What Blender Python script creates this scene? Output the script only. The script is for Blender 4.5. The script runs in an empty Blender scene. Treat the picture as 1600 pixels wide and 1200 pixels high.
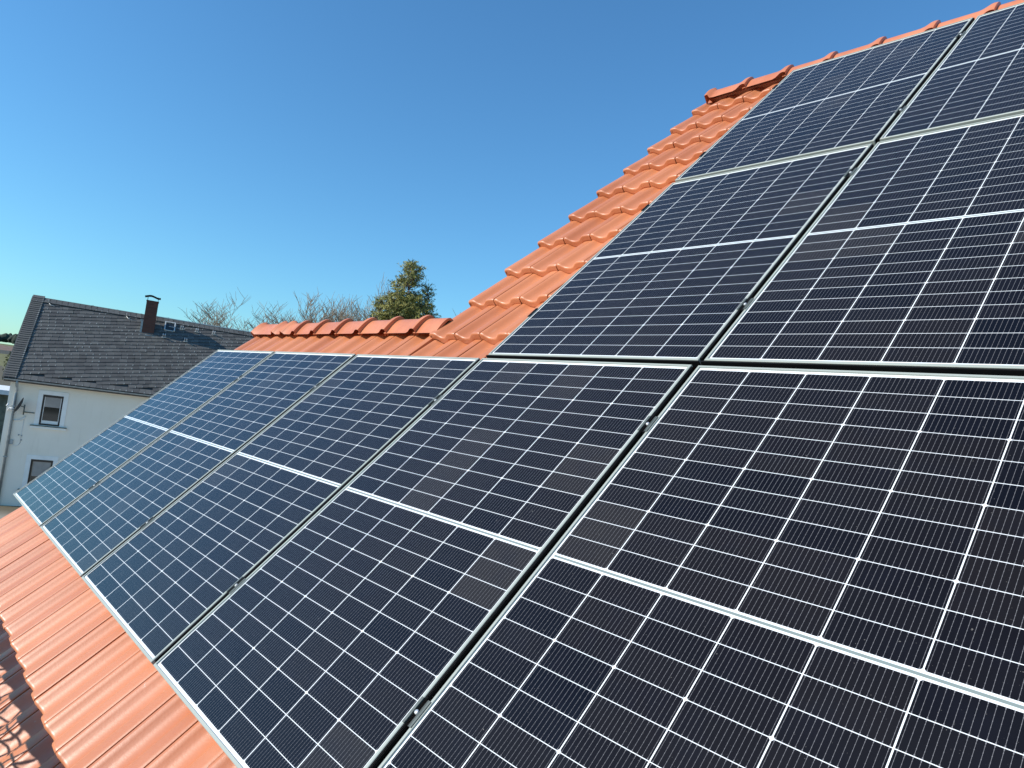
import bpy, math, random
import numpy as np
from mathutils import Vector, Matrix

SC = bpy.context.scene
COL = SC.collection
R = math.radians
rng = random.Random(7)

# ------------------------------------------------------------------ camera
cam_data = bpy.data.cameras.new("camera")
cam_data.sensor_width = 36.0
cam_data.lens = 24.3756
cam_data.clip_start = 0.05
cam_data.clip_end = 6000.0
cam = bpy.data.objects.new("camera", cam_data)
COL.objects.link(cam)
_r, _u, _b = (0.66946, 0.73131, 0.13043), (-0.0481, -0.13255, 0.99001), (0.74129, -0.66904, -0.05356)
_c = (5.97246, -0.80368, 6.17045)
cam.matrix_world = Matrix(((_r[0], _u[0], _b[0], _c[0]), (_r[1], _u[1], _b[1], _c[1]),
                           (_r[2], _u[2], _b[2], _c[2]), (0, 0, 0, 1)))
SC.camera = cam

# ------------------------------------------------------------------ light
SUN_EL, SUN_AZ = 31.0, 21.0          # degrees above the horizon, degrees west of south (south is -Y)
SUN_ROT = 180.0 + SUN_AZ             # measured from +Y
sun_vec = Vector((-math.sin(R(SUN_AZ)) * math.cos(R(SUN_EL)), -math.cos(R(SUN_AZ)) * math.cos(R(SUN_EL)), math.sin(R(SUN_EL))))
sd = bpy.data.lights.new("sun", 'SUN')
sd.energy = 4.3
sd.angle = R(0.53)
sd.color = (1.0, 0.95, 0.87)
sun = bpy.data.objects.new("sun", sd)
COL.objects.link(sun)
sun.rotation_euler = sun_vec.to_track_quat('Z', 'Y').to_euler()
sun.location = (0, -30, 40)

W = bpy.data.worlds.new("World")
SC.world = W
W.use_nodes = True
wt = W.node_tree
wt.nodes.clear()
sky = wt.nodes.new('ShaderNodeTexSky')
sky.sky_type = 'NISHITA'
sky.sun_disc = False
sky.sun_elevation = R(SUN_EL)
sky.sun_rotation = R(SUN_ROT)
sky.altitude = 300.0
sky.air_density = 1.3
sky.dust_density = 0.08
sky.ozone_density = 4.0
bg = wt.nodes.new('ShaderNodeBackground')
bg.inputs['Strength'].default_value = 0.15
wo = wt.nodes.new('ShaderNodeOutputWorld')
tint = wt.nodes.new('ShaderNodeMix')
tint.data_type = 'RGBA'
tint.blend_type = 'MULTIPLY'
tint.inputs[0].default_value = 1.0
tint.inputs[7].default_value = (0.42, 0.725, 0.885, 1.0)       # clear early spring sky, a fresher blue
wt.links.new(sky.outputs[0], tint.inputs[6])
wt.links.new(tint.outputs[2], bg.inputs[0])
wt.links.new(bg.outputs[0], wo.inputs[0])
SC.view_settings.view_transform = 'Standard'
SC.view_settings.look = 'None'
SC.view_settings.gamma = 1.0
SC.view_settings.exposure = 0.42
SC.render.film_transparent = False
SC.cycles.max_bounces = 6

# ------------------------------------------------------------------ material helpers
class NT:
    """small wrapper round a material's node tree"""
    def __init__(self, name):
        self.m = bpy.data.materials.new(name)
        self.m.use_nodes = True
        self.t = self.m.node_tree
        self.b = self.t.nodes['Principled BSDF']
    def put(self, sock, v):
        if isinstance(v, bpy.types.NodeSocket):
            self.t.links.new(v, sock)
        elif v is not None:
            try:
                sock.default_value = v
            except Exception:
                sock.default_value = (*v, 1.0)
    def set(self, **kw):
        for k, v in kw.items():
            self.put(self.b.inputs[k.replace('_', ' ')], v)
        return self
    def math(self, op, a, b=None, c=None):
        n = self.t.nodes.new('ShaderNodeMath')
        n.operation = op
        for i, v in enumerate((a, b, c)):
            if v is not None:
                self.put(n.inputs[i], v)
        return n.outputs[0]
    def coord(self, kind='Object'):
        return self.t.nodes.new('ShaderNodeTexCoord').outputs[kind]
    def xyz(self, v):
        n = self.t.nodes.new('ShaderNodeSeparateXYZ')
        self.put(n.inputs[0], v)
        return n.outputs
    def comb(self, x, y, z):
        n = self.t.nodes.new('ShaderNodeCombineXYZ')
        for i, v in enumerate((x, y, z)):
            self.put(n.inputs[i], v)
        return n.outputs[0]
    def noise(self, vec, scale, detail=4.0, rough=0.55):
        n = self.t.nodes.new('ShaderNodeTexNoise')
        self.put(n.inputs['Vector'], vec)
        n.inputs['Scale'].default_value = scale
        n.inputs['Detail'].default_value = detail
        n.inputs['Roughness'].default_value = rough
        return n.outputs['Fac']
    def white(self, vec):
        n = self.t.nodes.new('ShaderNodeTexWhiteNoise')
        n.noise_dimensions = '3D'
        self.put(n.inputs['Vector'], vec)
        return n.outputs['Value'], n.outputs['Color']
    def map(self, vec, scale=(1, 1, 1), loc=(0, 0, 0), rot=(0, 0, 0)):
        n = self.t.nodes.new('ShaderNodeMapping')
        self.put(n.inputs['Vector'], vec)
        n.inputs['Scale'].default_value = scale
        n.inputs['Location'].default_value = loc
        n.inputs['Rotation'].default_value = rot
        return n.outputs[0]
    def mix(self, f, a, b):
        n = self.t.nodes.new('ShaderNodeMix')
        n.data_type = 'RGBA'
        self.put(n.inputs[0], f)
        self.put(n.inputs[6], a if isinstance(a, bpy.types.NodeSocket) else (*a, 1.0))
        self.put(n.inputs[7], b if isinstance(b, bpy.types.NodeSocket) else (*b, 1.0))
        return n.outputs[2]
    def ramp(self, f, lo, hi):
        n = self.t.nodes.new('ShaderNodeMapRange')
        n.interpolation_type = 'SMOOTHSTEP'
        self.put(n.inputs[0], f)
        n.inputs[1].default_value = lo
        n.inputs[2].default_value = hi
        return n.outputs[0]
    def attr(self, name):
        n = self.t.nodes.new('ShaderNodeAttribute')
        n.attribute_name = name
        return n.outputs['Fac']
    def bump(self, h, strength=0.3, dist=0.01):
        n = self.t.nodes.new('ShaderNodeBump')
        self.put(n.inputs['Height'], h)
        n.inputs['Strength'].default_value = strength
        n.inputs['Distance'].default_value = dist
        self.put(self.b.inputs['Normal'], n.outputs[0])

def plain(name, col, rough=0.6, metal=0.0, var=0.12, scale=6.0):
    n = NT(name)
    f = n.noise(n.coord(), scale, 5.0)
    k = tuple(c * (1 - var) for c in col)
    k2 = tuple(min(1.0, c * (1 + var)) for c in col)
    n.set(Base_Color=n.mix(n.ramp(f, 0.3, 0.7), k, k2), Roughness=rough, Metallic=metal)
    return n.m

# clay tiles: orange-red engobe, a little tile to tile variation, pale scratches along the slope
def tile_material():
    n = NT("clay tile")
    obj = n.coord()
    at = n.attr("tone")
    base = n.mix(at, (0.46, 0.148, 0.057), (0.57, 0.200, 0.080))
    n1 = n.noise(obj, 3.0, 6.0, 0.6)
    base = n.mix(n.math('MULTIPLY', n.ramp(n1, 0.45, 0.75), 0.35), base, (0.62, 0.25, 0.135))
    streak = n.noise(n.map(obj, (55, 4, 4)), 1.0, 4.0, 0.6)
    patch = n.noise(obj, 1.6, 3.0)
    s = n.math('MULTIPLY', n.ramp(streak, 0.60, 0.74), n.ramp(patch, 0.48, 0.66))
    base = n.mix(n.math('MULTIPLY', s, 0.55), base, (0.68, 0.40, 0.28))
    grime = n.noise(n.map(obj, (9, 2.2, 2.2)), 1.0, 6.0, 0.7)
    base = n.mix(n.math('MULTIPLY', n.ramp(grime, 0.55, 0.78), 0.22), base, (0.30, 0.105, 0.055))
    lich = n.noise(obj, 38.0, 3.0, 0.6)
    base = n.mix(n.math('MULTIPLY', n.math('MULTIPLY', n.ramp(lich, 0.68, 0.74), n.ramp(n1, 0.50, 0.62)), 0.5), base, (0.55, 0.47, 0.38))
    fine = n.noise(obj, 90.0, 4.0, 0.7)
    base = n.mix(n.math('MULTIPLY', n.ramp(fine, 0.62, 0.75), 0.3), base, (0.33, 0.10, 0.05))
    n.set(Base_Color=base, Roughness=n.math('MULTIPLY_ADD', n1, 0.16, 0.34), Specular_IOR_Level=0.70)
    n.bump(fine, 0.12, 0.003)
    return n.m

def ridge_material():
    n = NT("ridge clay")
    obj = n.coord()
    n1 = n.noise(obj, 5.0, 6.0, 0.6)
    base = n.mix(n.ramp(n1, 0.3, 0.7), (0.48, 0.155, 0.070), (0.60, 0.210, 0.098))
    n.set(Base_Color=base, Roughness=0.42)
    return n.m

# solar cells behind glass: 6 x 24 third-cut cells, wires, white gaps, cut corners
def cell_material():
    n = NT("solar cells behind glass")
    M = n.math
    x, y, z = n.xyz(n.coord())
    px, py = 0.184, 0.0711
    xs = M('SUBTRACT', x, 0.015)
    ys0 = M('SUBTRACT', y, 0.0195)
    top = M('GREATER_THAN', y, 0.881)
    ys = M('SUBTRACT', ys0, M('MULTIPLY', top, 0.0166))
    ci = M('FLOOR', M('DIVIDE', xs, px))
    ri = M('FLOOR', M('DIVIDE', ys, py))
    dx = M('PINGPONG', xs, px / 2)                 # distance to the nearest column gap
    dy = M('PINGPONG', ys, py / 2)                 # distance to the nearest row gap
    dy3 = M('PINGPONG', ys, 3 * py / 2)            # distance to the nearest whole-wafer edge
    gapx = M('LESS_THAN', dx, 0.0015)
    gapy = M('LESS_THAN', dy, 0.00085)
    dia = M('LESS_THAN', M('ADD', dx, dy3), 0.0062)
    bar = M('LESS_THAN', M('ABSOLUTE', M('SUBTRACT', y, 0.881)), 0.0085)
    out = M('MAXIMUM', M('LESS_THAN', xs, 0.0008), M('GREATER_THAN', xs, 6 * px - 0.0008))
    out = M('MAXIMUM', out, M('MAXIMUM', M('LESS_THAN', ys0, 0.0008), M('GREATER_THAN', ys0, 1.723 - 0.0008)))
    white = M('MAXIMUM', M('MAXIMUM', gapx, gapy), M('MAXIMUM', dia, M('MAXIMUM', bar, out)))
    # wires along the slope, fifteen to a cell, a touch wider where they reach the next cell
    bw = px / 15
    bx = M('PINGPONG', M('ADD', xs, bw / 2), bw / 2)
    wide = M('MULTIPLY_ADD', M('LESS_THAN', dy, 0.0050), 0.00045, 0.00034)
    dots = M('MULTIPLY', M('LESS_THAN', M('PINGPONG', M('ADD', ys, 0.0059), 0.0059), 0.0011), 0.00022)
    wire = M('LESS_THAN', bx, M('ADD', wide, dots))
    rib = M('MULTIPLY', M('LESS_THAN', M('ABSOLUTE', M('SUBTRACT', y, 0.881)), 0.0034),
            M('LESS_THAN', M('ABSOLUTE', M('SUBTRACT', x, 0.567)), 0.548))
    oi = n.t.nodes.new('ShaderNodeObjectInfo')
    hv, hc = n.white(n.comb(ci, ri, M('MULTIPLY', oi.outputs['Random'], 57.3)))
    wv, wc = n.white(n.comb(ci, M('FLOOR', M('DIVIDE', ys, 3 * py)), M('MULTIPLY', oi.outputs['Random'], 31.7)))
    mott = n.noise(n.coord(), 9.0, 3.0)
    cell = n.mix(wv, (0.0036, 0.0030, 0.0042), (0.0085, 0.0062, 0.0056))
    cell = n.mix(n.ramp(wv, 0.93, 0.935), cell, (0.022, 0.0185, 0.0160))       # a few greyer brown wafers
    cell = n.mix(M('MULTIPLY', hv, 0.45), cell, (0.0140, 0.0110, 0.0095))
    cell = n.mix(M('MULTIPLY', n.ramp(mott, 0.45, 0.8), 0.35), cell, (0.0075, 0.0070, 0.0110))
    col = n.mix(wire, cell, (0.155, 0.150, 0.155))
    col = n.mix(white, col, (0.74, 0.76, 0.76))
    col = n.mix(M('MULTIPLY', rib, 0.92), col, (0.150, 0.190, 0.178))
    # a thin uneven film of dust
    dn = n.noise(n.coord(), 2.2, 6.0, 0.6)
    speck = n.noise(n.coord(), 160.0, 2.0, 0.5)
    dust = M('ADD', M('MULTIPLY', n.ramp(dn, 0.4, 0.75), 0.003), M('MULTIPLY', n.ramp(speck, 0.72, 0.80), 0.22))
    col = n.mix(dust, col, (0.55, 0.52, 0.47))
    n.set(Base_Color=col, Roughness=0.55, Specular_IOR_Level=0.0, Coat_Weight=1.0,
          Coat_Roughness=M('MULTIPLY_ADD', dn, 0.10, 0.10), Coat_IOR=1.35)
    return n.m

def slate_material():
    n = NT("grey slate")
    obj = n.coord()
    base = n.mix(n.attr("tone"), (0.070, 0.066, 0.060), (0.125, 0.120, 0.108))
    base = n.mix(n.math('MULTIPLY', n.math('GREATER_THAN', n.attr('tone'), 1.5), n.ramp(n.noise(obj, 0.9, 3.0), 0.35, 0.62)), base, (0.33, 0.34, 0.31))
    n1 = n.noise(obj, 2.5, 6.0, 0.65)
    base = n.mix(n.math('MULTIPLY', n.ramp(n1, 0.52, 0.72), 0.35), base, (0.13, 0.13, 0.10))
    n2 = n.noise(obj, 14.0, 5.0, 0.7)
    base = n.mix(n.math('MULTIPLY', n.ramp(n2, 0.66, 0.76), 0.6), base, (0.30, 0.30, 0.24))
    n.set(Base_Color=base, Roughness=0.62)
    n.bump(n2, 0.3, 0.01)
    return n.m

def plaster_material(name, a, b, stain):
    n = NT(name)
    obj = n.coord()
    base = n.mix(n.ramp(n.noise(obj, 0.7, 5.0), 0.3, 0.7), a, b)
    z = n.xyz(obj)[2]
    drip = n.noise(n.map(obj, (5, 5, 0.6)), 1.0, 5.0, 0.6)
    base = n.mix(n.math('MULTIPLY', n.ramp(drip, 0.55, 0.8), 0.35), base, stain)
    n.set(Base_Color=base, Roughness=0.92)
    n.bump(n.noise(obj, 60.0, 3.0), 0.25, 0.01)
    return n.m

def brick_material():
    n = NT("chimney brick")
    t = n.t.nodes.new('ShaderNodeTexBrick')
    n.put(t.inputs['Vector'], n.map(n.coord(), (1, 1, 1), rot=(R(90), 0, 0)))
    t.inputs['Scale'].default_value = 1.0
    t.inputs['Brick Width'].default_value = 0.25
    t.inputs['Row Height'].default_value = 0.08
    t.inputs['Mortar Size'].default_value = 0.008
    t.inputs['Color1'].default_value = (0.075, 0.028, 0.021, 1)
    t.inputs['Color2'].default_value = (0.105, 0.038, 0.026, 1)
    t.inputs['Mortar'].default_value = (0.07, 0.05, 0.04, 1)
    n.set(Base_Color=t.outputs['Color'], Roughness=0.85)
    return n.m

def field_material():
    n = NT("fields")
    obj = n.coord()
    x, y, z = n.xyz(obj)
    d = n.math('POWER', n.math('ADD', n.math('POWER', n.math('SUBTRACT', x, 6.0), 2.0), n.math('POWER', y, 2.0)), 0.5)
    d = n.math('ADD', d, n.math('MULTIPLY', n.math('SUBTRACT', n.noise(obj, 0.02, 3.0), 0.5), 40.0))
    base = (0.105, 0.085, 0.045)
    for lo, c in ((318, (0.165, 0.155, 0.050)), (392, (0.050, 0.048, 0.034)), (418, (0.200, 0.120, 0.085)), (452, (0.170, 0.165, 0.055)), (600, (0.08, 0.09, 0.05))):
        base = n.mix(n.ramp(d, lo - 2, lo + 2), base, c)
    base = n.mix(n.ramp(d, 38, 30), base, (0.58, 0.53, 0.45))          # pale ground added round the houses, bounces sunlight onto the neighbour's wall
    b = n.noise(obj, 0.4, 5.0, 0.65)
    base = n.mix(n.math('MULTIPLY', n.ramp(b, 0.42, 0.7), 0.55), base, (0.06, 0.055, 0.028))
    n.set(Base_Color=base, Roughness=0.95)
    return n.m

MT = tile_material()
MRIDGE = ridge_material()
MCELL = cell_material()
MSLATE = slate_material()
MFRAME = plain("anodised aluminium", (0.32, 0.345, 0.305), 0.5, 0.0, 0.05, 3.0)
MBLACK = plain("black anodised aluminium", (0.006, 0.006, 0.0065), 0.6, 0.0, 0.2)
MBLACK.node_tree.nodes["Principled BSDF"].inputs["Specular IOR Level"].default_value = 0.15
MDARKGREY = plain("dark grey clamp", (0.090, 0.105, 0.096), 0.5, 0.1, 0.15, 30)
MSTEEL = plain("stainless steel", (0.62, 0.62, 0.62), 0.45, 0.6, 0.06, 40)
MPLASTER = plaster_material("grey white plaster", (0.84, 0.76, 0.64), (0.89, 0.81, 0.70), (0.66, 0.57, 0.46))
MOURWALL = plaster_material("cream plaster", (0.60, 0.56, 0.48), (0.66, 0.62, 0.54), (0.45, 0.42, 0.35))
MSURR = plain("white window surround", (0.86, 0.83, 0.78), 0.8, 0, 0.05, 3)
MBROWN = plain("dark brown window frame", (0.030, 0.020, 0.017), 0.4, 0, 0.2)
MBLIND = plain("roller blind", (0.36, 0.32, 0.29), 0.8, 0, 0.1, 3)
MGLASS = NT("window glass").set(Base_Color=(0.02, 0.022, 0.02, 1), Roughness=0.04, Specular_IOR_Level=0.8).m
MZINC = plain("weathered zinc", (0.30, 0.33, 0.34), 0.5, 0.5, 0.2, 5)
MZINCL = plain("bright zinc", (0.62, 0.63, 0.60), 0.5, 0.3, 0.12, 8)
MBRICK = brick_material()
MWHITE = plain("white paint", (0.78, 0.78, 0.76), 0.6, 0, 0.06)
MDISH = plain("dark grey dish", (0.03, 0.033, 0.036), 0.5, 0, 0.2)
MBARK = plain("brown grey bark", (0.17, 0.135, 0.10), 0.9, 0, 0.3, 8)
MTWIG = plain("bare twigs", (0.27, 0.22, 0.16), 0.9, 0, 0.3, 3)
MFIELD = field_material()
MGRASS = plain("lawn", (0.07, 0.09, 0.03), 0.95, 0, 0.4, 0.8)
MSHED = plain("mossy grey boards", (0.17, 0.175, 0.13), 0.9, 0, 0.35, 2.0)
MWOOD = plain("weathered boards", (0.30, 0.24, 0.17), 0.85, 0, 0.25, 5)
MNET = plain("net cord", (0.06, 0.10, 0.09), 0.8, 0, 0.2)

def needle_material():
    n = NT("spruce needles")
    at = n.attr("tone")
    base = n.mix(at, (0.060, 0.076, 0.017), (0.29, 0.265, 0.058))
    n.set(Base_Color=base, Roughness=0.7)
    return n.m
MNEEDLE = needle_material()
MWOODS = plain("far wood", (0.030, 0.042, 0.028), 0.95, 0, 0.35, 0.15)

# ------------------------------------------------------------------ mesh helpers
class MB:
    """collects vertices and faces, links them as ONE mesh object"""
    def __init__(self):
        self.v, self.f, self.s, self.tone = [], [], [], []
    def add(self, verts, faces, smooth=False, tone=0.5):
        o = len(self.v)
        self.v.extend([tuple(map(float, p)) for p in verts])
        self.f.extend([tuple(o + i for i in q) for q in faces])
        self.s.extend([smooth] * len(faces))
        self.tone.extend([tone] * len(verts))
    def box(self, a, b, M=None, tone=0.5):
        (x0, y0, z0), (x1, y1, z1) = a, b
        vs = [(x0, y0, z0), (x1, y0, z0), (x1, y1, z0), (x0, y1, z0), (x0, y0, z1), (x1, y0, z1), (x1, y1, z1), (x0, y1, z1)]
        if M is not None:
            vs = [M @ Vector(p) for p in vs]
        self.add(vs, [(3, 2, 1, 0), (4, 5, 6, 7), (0, 1, 5, 4), (1, 2, 6, 5), (2, 3, 7, 6), (3, 0, 4, 7)], tone=tone)
    def tube(self, pts, rad, n=8, caps=True, smooth=True, tone=0.5):
        pts = [Vector(p) for p in pts]
        if not isinstance(rad, (list, tuple)):
            rad = [rad] * len(pts)
        rings = []
        up = Vector((0, 0, 1))
        for i, p in enumerate(pts):
            d = (pts[min(i + 1, len(pts) - 1)] - pts[max(i - 1, 0)]).normalized()
            a = d.cross(up)
            if a.length < 0.05:
                a = d.cross(Vector((1, 0, 0)))
            a.normalize()
            b = a.cross(d)
            rings.append([p + (a * math.cos(2 * math.pi * k / n) + b * math.sin(2 * math.pi * k / n)) * rad[i] for k in range(n)])
        vs = [q for r_ in rings for q in r_]
        fs = []
        for i in range(len(pts) - 1):
            for k in range(n):
                k2 = (k + 1) % n
                fs.append((i * n + k, i * n + k2, (i + 1) * n + k2, (i + 1) * n + k))
        if caps:
            fs.append(tuple(range(n - 1, -1, -1)))
            fs.append(tuple((len(pts) - 1) * n + k for k in range(n)))
        self.add(vs, fs, smooth, tone)
    def loft(self, rings, closed=False, smooth=True, tone=0.5):
        n = len(rings[0])
        vs = [q for r_ in rings for q in r_]
        fs = []
        for i in range(len(rings) - 1):
            for k in range(n if closed else n - 1):
                k2 = (k + 1) % n
                fs.append((i * n + k, i * n + k2, (i + 1) * n + k2, (i + 1) * n + k))
        self.add(vs, fs, smooth, tone)
    def build(self, name, mat, parent=None, M=None):
        me = bpy.data.meshes.new(name)
        me.from_pydata(self.v, [], self.f)
        me.polygons.foreach_set("use_smooth", self.s)
        at = me.attributes.new("tone", 'FLOAT', 'POINT')
        at.data.foreach_set("value", self.tone)
        for m in (mat if isinstance(mat, (list, tuple)) else [mat]):
            me.materials.append(m)
        me.update()
        o = bpy.data.objects.new(name, me)
        COL.objects.link(o)
        if parent is not None:
            o.parent = parent
        if M is not None:
            if parent is not None:
                o.matrix_local = M
            else:
                o.matrix_world = M
        return o

def tag(o, label=None, cat=None, group=None, kind=None):
    if label: o['label'] = label
    if cat: o['category'] = cat
    if group: o['group'] = group
    if kind: o['kind'] = kind
    return o

def empty(name, M, label, cat, group=None):
    o = bpy.data.objects.new(name, None)
    COL.objects.link(o)
    o.empty_display_size = 0.2
    o.matrix_world = M
    return tag(o, label, cat, group)

# frame of the roof plane: u along the ridge, v up the slope, h off the plane of the panel tops
PITCH = R(45)
Z0 = 5.2
MROOF = Matrix.Translation((0, 0, Z0)) @ Matrix.Rotation(PITCH, 4, 'X')
def P(u, v, h):
    return MROOF @ Vector((u, v, h))
HT = -0.125                      # roof tile crests lie this far under the panel tops

# ------------------------------------------------------------------ our house
house = empty('tiled_house', Matrix.Translation((4.0, 1.0, 0)), 'house with orange clay tile roof carrying the solar panels', 'house')
inv = house.matrix_world.inverted()

CW, UL = 0.2315, -0.27
VN = 2.148
APEX_L, APEX_U = 2.285, 5.78
prof_s = [0.0, 0.03, 0.08, 0.14, 0.20, 0.27, 0.36, 0.46, 0.54, 0.60, 0.66, 0.72, 0.80, 0.90, 0.958, 0.976]
prof_h = [-0.003, 0.0, -0.002, -0.011, -0.021, -0.0285, -0.0325, -0.0320, -0.0275, -0.0165, -0.005, 0.0, 0.001, 0.001, 0.0, -0.0025]
verge_s = [0.0, 0.02, 0.08, 0.16, 0.22, 0.28, 0.34, 0.42, 0.50, 0.56, 0.62, 0.68, 0.74, 0.85, 0.958, 0.976]
verge_h = [-0.004, 0.0, 0.001, 0.001, -0.002, -0.012, -0.023, -0.0305, -0.0315, -0.0265, -0.015, -0.004, 0.0, 0.001, 0.0, -0.0025]

def roof_tiles():
    mb = MB()
    courses = []
    low = [-0.80, -0.395, 0.015, 0.372, 0.728, 1.083, 1.438, 1.793, VN]
    courses += list(zip(low[:-1], low[1:]))
    for k in range(0, 10):
        courses.append((VN + 0.372 * k, VN + 0.372 * (k + 1)))
    for ci, (v0, v1) in enumerate(courses):
        lower = v0 < VN - 0.05
        for j in range(0, 46):
            isv = (j == 0 and v0 < VN + 0.1) or (j == 12 and v0 > VN - 0.05)
            if j < 12:
                if v0 > VN - 0.05:
                    continue
                apex = APEX_L
                va = v0 + (0.040 if not lower else 0.0)
            else:
                apex = APEX_U
                va = v0
            u0 = UL + CW * j
            width = CW
            if j == 12 and v0 > VN - 0.05:
                u0 -= 0.018
                width = CW + 0.018
            jv, jh, jt = rng.uniform(-0.003, 0.003), rng.uniform(-0.0015, 0.0015), rng.uniform(-0.004, 0.004)
            tone = min(1, max(0, rng.gauss(0.5, 0.30)))
            ve = min(v1 + 0.03, apex) if not (j < 12 and v1 > VN - 0.05) else apex
            drop = (0.044 if not (j < 12 and v1 > VN - 0.05) else 0.030) / (v1 - v0)
            ss, hh = (verge_s, verge_h) if isv else (prof_s, prof_h)
            rows = [(0.012, -0.046), (0.004, -0.0445), (0.001, -0.041), (0.0, -0.0375), (0.0, -0.034), (0.0, -0.0125), (0.0002, -0.0095), (0.0022, -0.0045), (0.0065, -0.0010), (0.012, 0.0), (0.016, -0.0003), (0.05, -0.0045)]
            vs, fs = [], []
            R_ = []
            for (dv, dh) in rows:
                R_.append((va + jv + dv, dh))
            vm = (va + ve) / 2
            R_.append((vm, -(vm - va) * drop))
            R_.append((ve, -(ve - va) * drop))
            n = len(ss)
            for (vv, dh) in R_:
                for s, h in zip(ss, hh):
                    vs.append((u0 + s * width, vv, HT + jh + dh + h + jt * (s - 0.5)))
            for i in range(len(R_) - 1):
                for q in range(n - 1):
                    fs.append((i * n + q, i * n + q + 1, (i + 1) * n + q + 1, (i + 1) * n + q))
            mb.add(vs, fs, True, tone)
            # right flank down into the joint, left flank (deep at a verge)
            for q, depth in ((n - 1, 0.030), (0, 0.105 if isv else 0.012)):
                sv, sf = [], []
                for i in range(5, len(R_)):
                    p = vs[i * n + q]
                    sv.append(p)
                    sv.append((p[0], p[1], p[2] - depth))
                m = len(R_) - 5
                for i in range(m - 1):
                    a = (2 * i, 2 * i + 1, 2 * i + 3, 2 * i + 2)
                    sf.append(a if q else a[::-1])
                mb.add(sv, sf, False, tone)
                if isv and q == 0:                       # front of the verge flap
                    p = vs[5 * n]
                    mb.add([p, (p[0] + 0.02, p[1], p[2]), (p[0] + 0.02, p[1], p[2] - depth), (p[0], p[1], p[2] - depth)], [(0, 1, 2, 3)], False, tone)
    mb.v = [tuple(MROOF @ Vector(p)) for p in mb.v]
    # bed under the tiles and the far slopes
    def q(a, b, c, d, tone=0.4):
        mb.add([a, b, c, d], [(0, 1, 2, 3)], False, tone)
    hb = HT - 0.085
    q(P(UL + 0.03, -0.72, hb), P(10.3, -0.72, hb), P(10.3, APEX_L, hb), P(UL + 0.03, APEX_L, hb), 0.0)
    q(P(2.55, APEX_L, hb), P(10.3, APEX_L, hb), P(10.3, APEX_U, hb), P(2.55, APEX_U, hb), 0.0)
    for (ua, ub, ap) in ((UL, 2.52, APEX_L), (2.50, 10.35, APEX_U)):
        t = P(0, ap, HT - 0.02)
        L = 3.2 if ap < 3 else 5.9
        q((ub, t.y, t.z), (ua, t.y, t.z), (ua, t.y + L, t.z - L), (ub, t.y + L, t.z - L))
    mb.v = [tuple(inv @ Vector(p)) for p in mb.v]
    return mb.build('roof', MT, house)
roof = roof_tiles()

def ridge_tile(u0, u1, apex, size, first=False, bumps=(), plain_end=False):
    """one capping tile; cross-section runs from our slope over the ridge to the far slope"""
    t = P(0, apex, HT - (0.030 if apex < 3 else 0.004))
    def sec(u, grow):
        out = []
        half, top = size
        for k in range(-8, 9):
            a = k / 8.0
            # flattened arch with straight skirts lying along both slopes
            yy = a * (half + grow)
            zz = top + grow - abs(a) ** 1.6 * (half + 0.25 * top)
            out.append(inv @ Vector((u, t.y + yy, t.z + zz)))
        return out
    mb = MB()
    c0 = u1 - 0.085
    st = [(u0, 0.0), (c0 - 0.03, 0.001), (c0, 0.006), (c0 + 0.025, 0.015), (c0 + 0.045, 0.0225), (c0 + 0.06, 0.0250), (c0 + 0.075, 0.0245), (u1, 0.0225)]
    if bumps:
        st = [(u0, 0.020), (u0 + 0.03, 0.022), (u0 + 0.05, 0.004)]
        for b in bumps:
            st += [(b - 0.045, 0.002), (b - 0.02, 0.014), (b, 0.026), (b + 0.02, 0.014), (b + 0.045, 0.002)]
        st += [(c0 - 0.03, 0.001), (c0, 0.006), (c0 + 0.025, 0.015), (c0 + 0.06, 0.0250), (u1, 0.0225)]
    elif first:
        st = [(u0, 0.022), (u0 + 0.03, 0.023), (u0 + 0.04, 0.003), (u0 + 0.08, 0.0)] + st[1:]
    if plain_end:
        st = [(u0, 0.0), (u1, 0.0)]
    mb.loft([sec(*s) for s in st], smooth=True, tone=rng.random())
    th_ = 0.016
    a, b = sec(u1, st[-1][1]), sec(u1, 0.0 - th_)
    mb.loft([a, b], smooth=False)
    a, b = sec(u0, st[0][1]), sec(u0, st[0][1] - 0.06 if (first or bumps) else -th_)
    mb.loft([b, a], smooth=False)
    if first or bumps:                                  # closed end disc
        e = sec(u0 + 0.004, st[0][1] - 0.004)
        mb.add(e, [tuple(range(len(e)))], False)
    mb.build('ridge_tile', MRIDGE, roof)

SZ = (0.100, 0.048)
ridge_tile(-0.30, 0.60, APEX_L, SZ, bumps=(0.16, 0.34))
u = 0.565
while u < 2.2:
    ridge_tile(u, u + 0.375, APEX_L, SZ)
    u += 0.345
ridge_tile(u, 2.53, APEX_L, SZ, plain_end=True)
u = 2.545
k = 0
while u < 10.2:
    ridge_tile(u, u + 0.375, APEX_U, SZ, first=(k == 0))
    u += 0.345
    k += 1

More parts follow.
